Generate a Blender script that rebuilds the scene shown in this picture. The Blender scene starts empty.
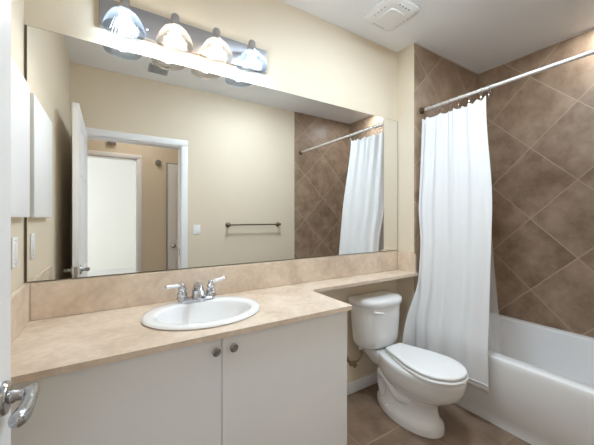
import bpy, bmesh, math, random
from math import pi, sin, cos, radians
from mathutils import Vector, Matrix

C = bpy.context.scene.collection
SC = bpy.context.scene

# ------------------------------------------------------------------ dimensions (metres)
XL, XR = -0.316, 3.059          # left wall, tiled right wall
W = 1.702                       # room depth: mirror wall y=0, door wall y=-W
H = 2.76                        # ceiling
JY, XJ = 0.174, 2.088           # wing wall beside the tub
HALL0, HALL1 = -W - 0.12, -2.75 # hall between these
FAR0, FAR1 = -2.87, -6.3        # bright room beyond the hall

# ------------------------------------------------------------------ camera
cam_d = bpy.data.cameras.new('camera')
cam = bpy.data.objects.new('camera', cam_d); C.objects.link(cam)
cam.location = (0, -1.699, 1.338)
cam.rotation_euler = (pi / 2, 0, -0.561)
cam_d.sensor_width = 36.0
cam_d.lens = 296.05 / 594 * 36
cam_d.shift_y = -(222.5 - 217.77) / 594
cam_d.clip_start = 0.01
SC.camera = cam

# ------------------------------------------------------------------ world, exposure
w = bpy.data.worlds.new('world'); SC.world = w
w.use_nodes = True
w.node_tree.nodes['Background'].inputs[0].default_value = (0.8, 0.9, 1.0, 1)
w.node_tree.nodes['Background'].inputs[1].default_value = 1.0
SC.view_settings.view_transform = 'Standard'
SC.view_settings.look = 'None'
SC.view_settings.gamma = 1.0
SC.view_settings.use_curve_mapping = False
SC.view_settings.exposure = 1.05
SC.cycles.use_denoising = True
SC.cycles.max_bounces = 14
SC.cycles.diffuse_bounces = 8
SC.cycles.glossy_bounces = 6
SC.cycles.transparent_max_bounces = 16
SC.cycles.caustics_reflective = True
SC.cycles.caustics_refractive = False
SC.cycles.sample_clamp_indirect = 6.0

BULB_E = 66.0      # brightness of the vanity bulbs
HALL_W = 1.8       # added hall lamp, unseen fill from behind the camera
CEIL_E = 66.0      # added fill lamp on the bathroom ceiling, out of view
SHOWER_E = 130.0    # added fill downlight over the tub, out of view
WINDOW_E = 2.6     # daylight in the unseen window added to light the far room


def area_light(name, loc, rot, sx, sy, power, col):
    d = bpy.data.lights.new(name, 'AREA'); d.shape = 'RECTANGLE'
    d.size, d.size_y, d.energy, d.color = sx, sy, power, col
    o = bpy.data.objects.new(name, d); C.objects.link(o)
    o.location = loc; o.rotation_euler = rot
    return o


area_light('hall_lamp_light', (0.25, -2.28, 2.70), (0, 0, 0), 0.30, 0.30, HALL_W, (1.0, 0.95, 0.88))  # added fill light, goes with the unseen hall lamp


# ------------------------------------------------------------------ materials
def mat(name, col=(0.8, 0.8, 0.8), rough=0.5, metal=0.0, noise=None, bump=None, emit=None, coat=0.0, spec=0.5):
    """noise=(scale, amount, colour2)  bump=(scale, strength)"""
    m = bpy.data.materials.new(name); m.use_nodes = True
    nt = m.node_tree; b = nt.nodes['Principled BSDF']
    b.inputs['Base Color'].default_value = (*col, 1)
    b.inputs['Roughness'].default_value = rough
    b.inputs['Metallic'].default_value = metal
    b.inputs['Coat Weight'].default_value = coat
    b.inputs['Specular IOR Level'].default_value = spec
    tc = nt.nodes.new('ShaderNodeTexCoord')
    if noise:
        n = nt.nodes.new('ShaderNodeTexNoise'); n.inputs['Scale'].default_value = noise[0]
        n.inputs['Detail'].default_value = 6
        r = nt.nodes.new('ShaderNodeMapRange')
        r.inputs['From Min'].default_value = 0.3; r.inputs['From Max'].default_value = 0.7
        r.inputs['To Max'].default_value = noise[1]
        mx = nt.nodes.new('ShaderNodeMix'); mx.data_type = 'RGBA'
        mx.inputs[6].default_value = (*col, 1); mx.inputs[7].default_value = (*noise[2], 1)
        nt.links.new(tc.outputs['Object'], n.inputs['Vector'])
        nt.links.new(n.outputs['Fac'], r.inputs['Value'])
        nt.links.new(r.outputs['Result'], mx.inputs[0])
        nt.links.new(mx.outputs[2], b.inputs['Base Color'])
    if bump:
        n = nt.nodes.new('ShaderNodeTexNoise'); n.inputs['Scale'].default_value = bump[0]
        n.inputs['Detail'].default_value = 3
        bp = nt.nodes.new('ShaderNodeBump'); bp.inputs['Strength'].default_value = bump[1]
        bp.inputs['Distance'].default_value = 0.002
        nt.links.new(tc.outputs['Object'], n.inputs['Vector'])
        nt.links.new(n.outputs['Fac'], bp.inputs['Height'])
        nt.links.new(bp.outputs['Normal'], b.inputs['Normal'])
    if emit:
        b.inputs['Emission Color'].default_value = (*emit[0], 1)
        b.inputs['Emission Strength'].default_value = emit[1]
    return m


def tile_mat(name, ax, size, a0, b0, diagonal, dark, light, grout, rough, gw=0.0022):
    """ceramic tile grid; ax = the two world axes of the face, size = tile side"""
    m = bpy.data.materials.new(name); m.use_nodes = True
    nt = m.node_tree; N = nt.nodes; L = nt.links; b = N['Principled BSDF']
    geo = N.new('ShaderNodeNewGeometry'); sep = N.new('ShaderNodeSeparateXYZ')
    L.new(geo.outputs['Position'], sep.inputs[0])

    def mth(op, x, y=None, z=None):
        n = N.new('ShaderNodeMath'); n.operation = op
        for i, v in enumerate((x, y, z)):
            if v is None: continue
            if isinstance(v, (int, float)): n.inputs[i].default_value = v
            else: L.new(v, n.inputs[i])
        return n.outputs[0]
    p = mth('SUBTRACT', sep.outputs[ax[0]], a0); q = mth('SUBTRACT', sep.outputs[ax[1]], b0)
    if diagonal:
        k = size * math.sqrt(2)
        u = mth('DIVIDE', mth('ADD', p, q), k); v = mth('DIVIDE', mth('SUBTRACT', p, q), k)
    else:
        u = mth('DIVIDE', p, size); v = mth('DIVIDE', q, size)
    du = mth('ABSOLUTE', mth('SUBTRACT', mth('FRACT', u), 0.5)); dv = mth('ABSOLUTE', mth('SUBTRACT', mth('FRACT', v), 0.5))
    d = mth('SUBTRACT', 0.5, mth('MAXIMUM', du, dv))          # 0 in the joint
    g = N.new('ShaderNodeMapRange'); g.interpolation_type = 'SMOOTHSTEP'
    g.inputs['From Min'].default_value = gw / size; g.inputs['From Max'].default_value = 1.9 * gw / size
    L.new(d, g.inputs['Value'])
    cmb = N.new('ShaderNodeCombineXYZ'); L.new(mth('FLOOR', u), cmb.inputs[0]); L.new(mth('FLOOR', v), cmb.inputs[1])
    wn = N.new('ShaderNodeTexWhiteNoise'); wn.noise_dimensions = '3D'; L.new(cmb.outputs[0], wn.inputs['Vector'])
    sc = N.new('ShaderNodeVectorMath'); sc.operation = 'SCALE'; sc.inputs['Scale'].default_value = 7.0
    L.new(wn.outputs['Color'], sc.inputs[0])
    ad = N.new('ShaderNodeVectorMath'); ad.operation = 'ADD'
    L.new(geo.outputs['Position'], ad.inputs[0]); L.new(sc.outputs[0], ad.inputs[1])
    n1 = N.new('ShaderNodeTexNoise'); n1.inputs['Scale'].default_value = 6.0; n1.inputs['Detail'].default_value = 7
    n1.inputs['Roughness'].default_value = 0.62; L.new(ad.outputs[0], n1.inputs['Vector'])
    r = N.new('ShaderNodeMapRange'); r.inputs['From Min'].default_value = 0.33; r.inputs['From Max'].default_value = 0.68
    L.new(n1.outputs['Fac'], r.inputs['Value'])
    c1 = N.new('ShaderNodeMix'); c1.data_type = 'RGBA'
    c1.inputs[6].default_value = (*dark, 1); c1.inputs[7].default_value = (*light, 1)
    L.new(r.outputs[0], c1.inputs[0])
    vr = N.new('ShaderNodeMapRange'); vr.inputs['To Min'].default_value = 0.93; vr.inputs['To Max'].default_value = 1.07
    L.new(wn.outputs['Value'], vr.inputs['Value'])
    c2 = N.new('ShaderNodeVectorMath'); c2.operation = 'SCALE'
    L.new(c1.outputs[2], c2.inputs[0]); L.new(vr.outputs[0], c2.inputs['Scale'])
    c3 = N.new('ShaderNodeMix'); c3.data_type = 'RGBA'; c3.inputs[6].default_value = (*grout, 1)
    L.new(g.outputs[0], c3.inputs[0]); L.new(c2.outputs[0], c3.inputs[7])
    L.new(c3.outputs[2], b.inputs['Base Color'])
    rr = N.new('ShaderNodeMapRange'); rr.inputs['To Min'].default_value = 0.85; rr.inputs['To Max'].default_value = rough
    L.new(g.outputs[0], rr.inputs['Value']); L.new(rr.outputs[0], b.inputs['Roughness'])
    hm = mth('ADD', g.outputs[0], mth('MULTIPLY', n1.outputs['Fac'], 0.5))
    bp = N.new('ShaderNodeBump'); bp.inputs['Strength'].default_value = 0.35; bp.inputs['Distance'].default_value = 0.0015
    L.new(hm, bp.inputs['Height']); L.new(bp.outputs[0], b.inputs['Normal'])
    return m


def mirror_mat():
    m = bpy.data.materials.new('mirror_silver'); m.use_nodes = True
    nt = m.node_tree; b = nt.nodes['Principled BSDF']
    b.inputs['Base Color'].default_value = (0.90, 0.91, 0.90, 1); b.inputs['Metallic'].default_value = 1
    b.inputs['Roughness'].default_value = 0.0
    return m


def shade_glass(name, tint):
    """ribbed pressed glass: mostly clear, a little milky and shiny"""
    m = bpy.data.materials.new(name); m.use_nodes = True
    nt = m.node_tree; N = nt.nodes; L = nt.links; N.remove(N['Principled BSDF'])
    out = N['Material Output']
    tr = N.new('ShaderNodeBsdfTransparent'); tr.inputs[0].default_value = (*[0.66 * t ** 0.6 for t in tint], 1)
    tl = N.new('ShaderNodeBsdfTranslucent'); tl.inputs[0].default_value = (*tint, 1)
    gl = N.new('ShaderNodeBsdfGlossy'); gl.inputs['Roughness'].default_value = 0.08
    lw = N.new('ShaderNodeLayerWeight'); lw.inputs[0].default_value = 0.35
    mr = N.new('ShaderNodeMapRange'); mr.inputs['To Min'].default_value = 0.018; mr.inputs['To Max'].default_value = 0.085
    L.new(lw.outputs['Facing'], mr.inputs['Value'])
    c = N.new('ShaderNodeMixShader'); L.new(mr.outputs[0], c.inputs[0]); L.new(tr.outputs[0], c.inputs[1]); L.new(tl.outputs[0], c.inputs[2])
    e = N.new('ShaderNodeMixShader'); e.inputs[0].default_value = 0.05; L.new(c.outputs[0], e.inputs[1]); L.new(gl.outputs[0], e.inputs[2])
    L.new(e.outputs[0], out.inputs[0])
    return m


def cloth_mat(name, col, transl, transp=0.0, weave=260.0):
    m = bpy.data.materials.new(name); m.use_nodes = True
    nt = m.node_tree; N = nt.nodes; L = nt.links; N.remove(N['Principled BSDF'])
    out = N['Material Output']
    df = N.new('ShaderNodeBsdfDiffuse'); df.inputs[0].default_value = (*col, 1)
    tl = N.new('ShaderNodeBsdfTranslucent'); tl.inputs[0].default_value = (*col, 1)
    tc = N.new('ShaderNodeTexCoord'); nz = N.new('ShaderNodeTexNoise'); nz.inputs['Scale'].default_value = weave
    bp = N.new('ShaderNodeBump'); bp.inputs['Strength'].default_value = 0.25; bp.inputs['Distance'].default_value = 0.001
    L.new(tc.outputs['Object'], nz.inputs['Vector']); L.new(nz.outputs['Fac'], bp.inputs['Height']); L.new(bp.outputs[0], df.inputs['Normal'])
    a = N.new('ShaderNodeMixShader'); a.inputs[0].default_value = transl
    L.new(df.outputs[0], a.inputs[1]); L.new(tl.outputs[0], a.inputs[2])
    last = a
    if transp:
        tp = N.new('ShaderNodeBsdfTransparent')
        b2 = N.new('ShaderNodeMixShader'); b2.inputs[0].default_value = transp
        L.new(a.outputs[0], b2.inputs[1]); L.new(tp.outputs[0], b2.inputs[2]); last = b2
    L.new(last.outputs[0], out.inputs[0])
    return m


def marble_mat():
    m = bpy.data.materials.new('beige_marble'); m.use_nodes = True
    nt = m.node_tree; N = nt.nodes; L = nt.links; b = N['Principled BSDF']
    geo = N.new('ShaderNodeTexCoord')
    n1 = N.new('ShaderNodeTexNoise'); n1.inputs['Scale'].default_value = 4.5; n1.inputs['Detail'].default_value = 9
    n1.inputs['Roughness'].default_value = 0.65; n1.inputs['Distortion'].default_value = 0.6
    L.new(geo.outputs['Object'], n1.inputs['Vector'])
    cr = N.new('ShaderNodeValToRGB')
    e = cr.color_ramp.elements
    e[0].position = 0.30; e[0].color = (0.58, 0.452, 0.345, 1)
    e[1].position = 0.72; e[1].color = (0.81, 0.69, 0.57, 1)
    k = e.new(0.5); k.color = (0.72, 0.588, 0.465, 1)
    L.new(n1.outputs['Fac'], cr.inputs[0])
    vo = N.new('ShaderNodeTexNoise'); vo.inputs['Scale'].default_value = 38; vo.inputs['Detail'].default_value = 4
    L.new(geo.outputs['Object'], vo.inputs['Vector'])
    mr = N.new('ShaderNodeMapRange'); mr.inputs['From Min'].default_value = 0.3; mr.inputs['From Max'].default_value = 0.7
    mr.inputs['To Min'].default_value = 0.93; mr.inputs['To Max'].default_value = 1.06
    L.new(vo.outputs['Fac'], mr.inputs['Value'])
    s = N.new('ShaderNodeVectorMath'); s.operation = 'SCALE'
    L.new(cr.outputs[0], s.inputs[0]); L.new(mr.outputs[0], s.inputs['Scale'])
    L.new(s.outputs[0], b.inputs['Base Color'])
    b.inputs['Roughness'].default_value = 0.22
    return m


M = {}
M['beige'] = mat('beige_wall_paint', (0.725, 0.628, 0.490), 0.62, bump=(420, 0.08))
M['ceiling'] = mat('ceiling_paint', (0.84, 0.86, 0.89), 0.7, bump=(300, 0.08))
M['trim'] = mat('white_trim_paint', (0.84, 0.84, 0.85), 0.35)
M['white_wall'] = mat('white_wall_paint', (0.88, 0.88, 0.86), 0.6)
M['carpet'] = mat('pale_carpet', (0.55, 0.5, 0.44), 0.9, bump=(200, 0.4))
TD, TL, TG = (0.225, 0.146, 0.092), (0.41, 0.295, 0.205), (0.48, 0.37, 0.27)
M['tile_side'] = tile_mat('brown_wall_tile_side', (1, 2), 0.4313, -0.61, 1.33, True, TD, TL, TG, 0.38)
M['tile_end'] = tile_mat('brown_wall_tile_end', (0, 2), 0.4313, 2.25, 2.53, True, TD, TL, TG, 0.38)
M['tile_floor'] = tile_mat('brown_floor_tile', (0, 1), 0.43, 1.243, -0.44, False, (0.165, 0.108, 0.072), (0.30, 0.205, 0.145), (0.33, 0.24, 0.17), 0.36, 0.003)
M['mirror'] = mirror_mat()
M['mirror_edge'] = mat('dark_mirror_edge', (0.10, 0.085, 0.05), 0.35, 0.3)
M['cabinet'] = mat('white_laminate', (0.87, 0.87, 0.88), 0.38)
M['gap'] = mat('shadow_grey_gap', (0.35, 0.34, 0.33), 0.7)
M['porcelain'] = mat('white_porcelain', (0.86, 0.86, 0.865), 0.10, coat=0.5)
M['sink_porcelain'] = mat('sink_porcelain', (0.88, 0.88, 0.885), 0.12, coat=0.4)
M['plastic'] = mat('white_plastic', (0.86, 0.86, 0.86), 0.3)
M['acrylic'] = mat('white_tub_enamel', (0.90, 0.905, 0.91), 0.16, coat=0.3)
M['chrome'] = mat('chrome', (0.78, 0.79, 0.81), 0.10, 1.0)
M['faucet_chrome'] = mat('faucet_chrome', (0.58, 0.59, 0.62), 0.12, 1.0)
M['nickel'] = mat('satin_nickel', (0.47, 0.475, 0.49), 0.22, 1.0)
M['knob_metal'] = mat('brushed_steel_knob', (0.30, 0.295, 0.29), 0.25, 1.0)
M['plate_metal'] = mat('brushed_back_plate', (0.36, 0.36, 0.38), 0.36, 0.9)
M['bronze'] = mat('dark_bronze', (0.16, 0.12, 0.085), 0.35, 0.9)
M['valve_metal'] = mat('aged_brass', (0.33, 0.25, 0.16), 0.35, 1.0)
M['dark'] = mat('dark_rubber', (0.03, 0.03, 0.03), 0.5)
M['grey_box'] = mat('grey_box_plastic', (0.22, 0.21, 0.19), 0.5)
M['grey_vent'] = mat('grey_vent_enamel', (0.36, 0.37, 0.39), 0.5)
M['fan_plastic'] = mat('fan_grille_plastic', (0.80, 0.80, 0.80), 0.45)
M['fan_slot'] = mat('fan_slot_dark', (0.30, 0.30, 0.31), 0.7)
M['marble'] = marble_mat()
M['curtain'] = cloth_mat('white_waffle_cloth', (0.87, 0.87, 0.88), 0.18)
M['liner'] = cloth_mat('frosted_liner_vinyl', (0.85, 0.87, 0.90), 0.5, 0.45)
M['shade_cool'] = shade_glass('cool_ribbed_glass', (0.86, 0.93, 1.0))  # bluish light of the bulb put into the glass tint
M['shade_warm'] = shade_glass('warm_ribbed_glass', (1.0, 0.95, 0.88))  # warm light of the bulb put into the glass tint
M['bulb_cool'] = mat('cool_bulb', (1, 1, 1), 0.4, emit=((0.78, 0.90, 1.0), BULB_E))
M['bulb_warm'] = mat('warm_bulb', (1, 1, 1), 0.4, emit=((1.0, 0.955, 0.90), BULB_E))
M['daylight'] = mat('daylight_pane', (0.9, 0.95, 1.0), 0.3, emit=((0.93, 0.97, 1.0), WINDOW_E))
M['ceil_diffuser'] = mat('ceiling_lamp_glass', (0.9, 0.9, 0.88), 0.4, emit=((0.73, 0.875, 1.0), CEIL_E))
M['shower_lens'] = mat('downlight_lens', (0.9, 0.9, 0.9), 0.4, emit=((0.88, 0.945, 1.0), SHOWER_E))
M['diffuser'] = mat('lamp_diffuser', (0.9, 0.9, 0.88), 0.4, emit=((1.0, 0.95, 0.88), 3.0))


# ------------------------------------------------------------------ mesh helpers
def new(): return bmesh.new()


def box(bm, x0, x1, y0, y1, z0, z1, bev=0.0, seg=2):
    t = bmesh.new()
    bmesh.ops.create_cube(t, size=1)
    for v in t.verts:
        v.co = Vector(((x0 + x1) / 2 + v.co.x * (x1 - x0), (y0 + y1) / 2 + v.co.y * (y1 - y0), (z0 + z1) / 2 + v.co.z * (z1 - z0)))
    if bev: bmesh.ops.bevel(t, geom=t.edges[:], offset=bev, segments=seg, affect='EDGES', profile=0.5)
    merge(bm, t)


def merge(bm, t):
    me = bpy.data.meshes.new('tmp'); t.to_mesh(me); t.free(); bm.from_mesh(me); bpy.data.meshes.remove(me)


def loft(bm, loops, cap0=True, cap1=True, closed=True):
    rows = [[bm.verts.new(p) for p in lp] for lp in loops]
    n = len(rows[0])
    for a, b in zip(rows, rows[1:]):
        for i in range(n if closed else n - 1):
            j = (i + 1) % n
            bm.faces.new((a[i], a[j], b[j], b[i]))
    if cap0: bm.faces.new(rows[0][::-1])
    if cap1: bm.faces.new(rows[-1])
    return rows


def lathe(bm, prof, origin, axis=(0, 0, 1), n=32, ribs=0.0, nribs=0):
    """prof = [(radius, height)] along axis"""
    q = Vector((0, 0, 1)).rotation_difference(Vector(axis).normalized()).to_matrix()
    o = Vector(origin); loops = []
    for r, h in prof:
        lp = []
        for i in range(n):
            a = 2 * pi * i / n
            rr = r * (1 + ribs * cos(nribs * a)) if nribs else r
            lp.append(o + q @ Vector((rr * cos(a), rr * sin(a), h)))
        loops.append(lp)
    loft(bm, loops, prof[0][0] > 1e-5 or True, True)


def smooth_path(pts, n=8):
    P = [Vector(p) for p in pts]; out = []
    for i in range(len(P) - 1):
        p0, p1, p2, p3 = P[max(i - 1, 0)], P[i], P[i + 1], P[min(i + 2, len(P) - 1)]
        for k in range(n):
            t = k / n
            out.append(0.5 * ((2 * p1) + (-p0 + p2) * t + (2 * p0 - 5 * p1 + 4 * p2 - p3) * t * t + (-p0 + 3 * p1 - 3 * p2 + p3) * t ** 3))
    out.append(P[-1]); return out


def tube(bm, pts, r, n=16, sx=1.0, side=None):
    """swept round tube; r is a number or a list along pts; sx widens it along `side`"""
    P = [Vector(p) for p in pts]; loops = []
    up = Vector((0, 0, 1)); prev = None
    for i, p in enumerate(P):
        d = (P[min(i + 1, len(P) - 1)] - P[max(i - 1, 0)]).normalized()
        if side: a = Vector(side)
        elif prev is None:
            a = d.cross(up) if abs(d.z) < 0.9 else d.cross(Vector((1, 0, 0)))
        else: a = prev - d * prev.dot(d)
        a.normalize(); prev = a
        b = d.cross(a)
        rr = r[min(i, len(r) - 1)] if isinstance(r, (list, tuple)) else r
        loops.append([p + a * (rr * sx * cos(2 * pi * k / n)) + b * (rr * sin(2 * pi * k / n)) for k in range(n)])
    loft(bm, loops)


def rrect(x0, x1, y0, y1, r, z, n=6):
    out = []
    for cx, cy, a0 in ((x1 - r, y1 - r, 0), (x0 + r, y1 - r, pi / 2), (x0 + r, y0 + r, pi), (x1 - r, y0 + r, 1.5 * pi)):
        for k in range(n + 1):
            a = a0 + pi / 2 * k / n
            out.append(Vector((cx + r * cos(a), cy + r * sin(a), z)))
    return out


def obj(name, bm, m, parent=None, angle=40):
    bmesh.ops.remove_doubles(bm, verts=bm.verts[:], dist=1e-6)
    bmesh.ops.recalc_face_normals(bm, faces=bm.faces[:])
    me = bpy.data.meshes.new(name)
    if parent is not None:
        bmesh.ops.translate(bm, verts=bm.verts[:], vec=-parent.matrix_world.translation if parent.parent is None and parent.get('_o') is None else -Vector(parent['_o']))
    bm.to_mesh(me); bm.free()
    me.materials.append(m if not isinstance(m, str) else M[m])
    for p in me.polygons: p.use_smooth = True
    me.set_sharp_from_angle(angle=radians(angle))
    o = bpy.data.objects.new(name, me); C.objects.link(o)
    if parent is not None: o.parent = parent
    return o


# children are modelled in world coordinates: ORG keeps each parent's world origin
ORG = {}


def part(name, bm, m, parent, label=None, angle=40, kind=None):
    bmesh.ops.translate(bm, verts=bm.verts[:], vec=-ORG[parent])
    o = obj(name, bm, m, None, angle); o.parent = parent; ORG[o] = ORG[parent]
    if label: o['label'] = label
    if kind: o['kind'] = kind
    return o


def thing(name, label, cat, loc, group=None):
    o = bpy.data.objects.new(name, None); C.objects.link(o)
    o.empty_display_size = 0.05
    o.location = loc; ORG[o] = Vector(loc)
    o['label'] = label; o['category'] = cat
    if group: o['group'] = group
    return o


def single(name, bm, m, label, cat, group=None, kind=None, angle=40):
    o = obj(name, bm, m, None, angle); ORG[o] = Vector((0, 0, 0))
    o['label'] = label; o['category'] = cat
    if group: o['group'] = group
    if kind: o['kind'] = kind
    return o


def struct(name, bm, m, label, cat, angle=40):
    return single(name, bm, m, label, cat, None, 'structure', angle)


def boxes(*bs):
    bm = new()
    for b in bs: box(bm, *b)
    return bm


# ------------------------------------------------------------------ room shell
struct('floor', boxes((XL, XR, HALL0, 0, -0.06, 0)), 'tile_floor', 'brown square floor tiles around the toilet', 'floor')
struct('ceiling', boxes((XL - 0.1, XR + 0.1, -W - 0.06, 0.1, H, H + 0.08)), 'ceiling', 'flat pale grey-white bathroom ceiling', 'ceiling')
struct('wall_back', boxes((XL - 0.1, XR + 0.1, 0, 0.1, -0.06, H)), 'beige', 'beige wall carrying the big mirror and the lamps', 'wall')
struct('wall_left', boxes((XL - 0.1, XL, HALL0, 0, -0.06, H)), 'beige', 'beige wall with the white medicine cabinet', 'wall')
struct('wall_right', boxes((XR, XR + 0.1, HALL0, 0, -0.06, H)), 'tile_side', 'long brown wall of diagonal tiles above the bathtub', 'wall')
struct('wall_alcove', boxes((XJ, XR, -JY + 0.010, 0, 0, H)), 'beige', 'beige wing wall edge between mirror and shower curtain', 'wall')
struct('wall_alcove_tile', boxes((XJ + 0.004, XR, -JY, -JY + 0.010, 0, H)), 'tile_end', 'brown tiled end wall behind the shower curtain', 'wall')
DX0, DX1, DZ = -0.205, 0.642, 2.112     # bathroom door opening
struct('wall_front', boxes((XL, DX0, HALL0, -W, 0, H), (DX1, XR, HALL0, -W, 0, H), (DX0, DX1, HALL0, -W, DZ, H)), 'beige',
       'beige wall with towel bar seen in the mirror', 'wall')
struct('wall_front_tile', boxes((2.087, XR, -W, -W + 0.010, 0, H)), 'tile_end', 'brown tiled end wall seen in the mirror', 'wall')
# bathroom door casing and jamb
def casing(y0, y1, x0, x1, zt, wd):
    bm = new()
    for s, (a, b) in ((0, (x0 - wd, x0)), (1, (x1, x1 + wd))):
        box(bm, a, b, min(y0, y1), max(y0, y1), 0, zt - 0.0005, 0.005, 2)
    box(bm, x0 - wd, x1 + wd, min(y0, y1), max(y0, y1), zt, zt + wd, 0.006, 2)
    return bm
struct('trim_1', casing(-W, -W + 0.018, DX0, DX1, DZ, 0.068), 'trim', 'white casing round the bathroom doorway in the mirror', 'door trim')
struct('trim_2', boxes((DX0, DX0 + 0.012, HALL0, -W, 0, DZ), (DX1 - 0.008, DX1, HALL0, -W, 0, DZ), (DX0, DX1, HALL0, -W, DZ - 0.012, DZ)),
       'trim', 'white jamb lining of the bathroom doorway in the mirror', 'door trim')
single('strike_plate', boxes((DX1 - 0.0105, DX1 - 0.008, -W - 0.05, -W - 0.018, 0.93, 1.0)), 'nickel',
       'small metal strike plate on the white door jamb in the mirror', 'strike plate')
# hall
HL, HR = -0.95, 1.75
FX0, FX1 = -0.52, 0.292                 # opening into the bright room
struct('floor_hall', boxes((HL, HR, FAR0, HALL0, -0.06, 0)), 'carpet', 'pale hall floor beyond the bathroom door', 'floor')
struct('ceiling_hall', boxes((HL - .1, HR + .1, FAR0, HALL0, H, H + 0.08)), 'ceiling', 'hall ceiling', 'ceiling')
struct('wall_hall_far', boxes((HL, FX0, FAR0, HALL1, 0, H), (FX1, HR, FAR0, HALL1, 0, H), (FX0, FX1, FAR0, HALL1, DZ, H)), 'beige',
       'beige hall wall with bright doorway, seen in the mirror', 'wall')
struct('wall_hall_left', boxes((HL - 0.1, HL, FAR0, HALL0, 0, H)), 'beige', 'left end wall of the hall', 'wall')
struct('wall_hall_right', boxes((HR, HR + 0.1, FAR0, HALL0, 0, H)), 'beige', 'right end wall of the hall', 'wall')
struct('wall_hall_near', boxes((HL, XL - 0.1, HALL0, -W, 0, H)), 'beige', 'hall side of the bathroom wall', 'wall')
struct('trim_3', casing(HALL1, HALL1 + 0.018, FX0, FX1, DZ, 0.055), 'trim', 'white casing round the bright far doorway', 'door trim')
struct('trim_4', boxes((FX1 - 0.012, FX1, FAR0, HALL1, 0, DZ), (FX0, FX0 + .012, FAR0, HALL1, 0, DZ), (FX0, FX1, FAR0, HALL1, DZ - 0.012, DZ)), 'trim',
       'white jamb lining of the bright far doorway', 'door trim')
# bright room beyond
RL, RR = -2.6, 1.6
struct('floor_far', boxes((RL, RR, FAR1, FAR0, -0.06, 0)), 'carpet', 'pale floor of the bright far room', 'floor')
struct('ceiling_far', boxes((RL, RR, FAR1, FAR0, H, H + 0.08)), 'white_wall', 'ceiling of the bright far room', 'ceiling')
struct('wall_far', boxes((RL, RR, FAR1 - 0.1, FAR1, 0, H)), 'white_wall', 'bright white wall of the far room through both doorways', 'wall')
struct('wall_far_right', boxes((RR, RR + 0.1, FAR1, FAR0, 0, H)), 'white_wall', 'right wall of the bright far room', 'wall')
struct('wall_far_left', boxes((RL - 0.1, RL, FAR1, FAR0, 0, 0.6), (RL - 0.1, RL, FAR1, FAR0, 2.3, H), (RL - 0.1, RL, FAR1, -5.9, 0.6, 2.3), (RL - 0.1, RL, -3.4, FAR0, 0.6, 2.3)),
       'white_wall', 'left wall of the bright far room with the window', 'wall')
struct('wall_far_near', boxes((RL, HL - 0.1, FAR0, FAR0 + 0.1, 0, H), (HL - 0.1, FX0, FAR0 - .005, FAR0, 0, H), (FX1, RR, FAR0 - .005, FAR0, 0, H), (FX0, FX1, FAR0 - .005, FAR0, DZ, H)), 'white_wall',
       'inner side of the far room wall', 'wall')
wf = struct('window_1', boxes((RL - 0.09, RL - 0.04, -5.9, -3.4, 0.6, 0.66), (RL - 0.09, RL - 0.04, -5.9, -3.4, 2.24, 2.3),
                         (RL - 0.09, RL - 0.04, -5.9, -5.84, 0.66, 2.24), (RL - 0.09, RL - 0.04, -3.46, -3.4, 0.66, 2.24),
                         (RL - 0.09, RL - 0.04, -4.68, -4.62, 0.66, 2.24)), 'trim', 'white window of the bright far room', 'window')
part('window_pane', boxes((RL - 0.075, RL - 0.065, -5.84, -3.46, 0.66, 2.24)), 'daylight', wf)  # glowing pane of the added window, lights the far room
struct('baseboard_far', boxes((RL, RR, FAR1, FAR1 + 0.018, 0, 0.17)), 'trim', 'white baseboard along the bright far room wall', 'baseboard')
# baseboards of the bathroom
struct('baseboard_back', boxes((1.03, XJ, -0.015, 0, 0, 0.085, 0.004)), 'trim', 'white baseboard behind the toilet', 'baseboard')
struct('baseboard_front', boxes((DX1 + 0.075, 2.08, -W, -W + 0.015, 0, 0.085, 0.004)), 'trim', 'white baseboard under the towel bar', 'baseboard')
struct('trim_5', boxes((XR - 0.006, XR, -W, -JY, H - 0.010, H), (XJ + .004, XR, -JY - 0.006, -JY, H - 0.010, H)), mat('pale_caulk', (0.6, 0.55, 0.5), 0.6),
       'thin pale caulk line between brown tile and ceiling', 'caulk')

# hall ceiling lamp, added out of view for fill light
hl = thing('hall_ceiling_lamp', 'round flush hall ceiling lamp behind the camera', 'ceiling lamp', (0.25, -2.28, H))
bm = new(); lathe(bm, [(0.15, 0), (0.155, -0.008), (0.15, -0.02), (0.12, -0.02)], (0.25, -2.28, H)); part('lamp_base', bm, 'nickel', hl)
bm = new(); lathe(bm, [(0.14, -0.02), (0.12, -0.035), (0.07, -0.046), (0.001, -0.05)], (0.25, -2.28, H)); part('lamp_diffuser', bm, 'diffuser', hl)


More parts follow.
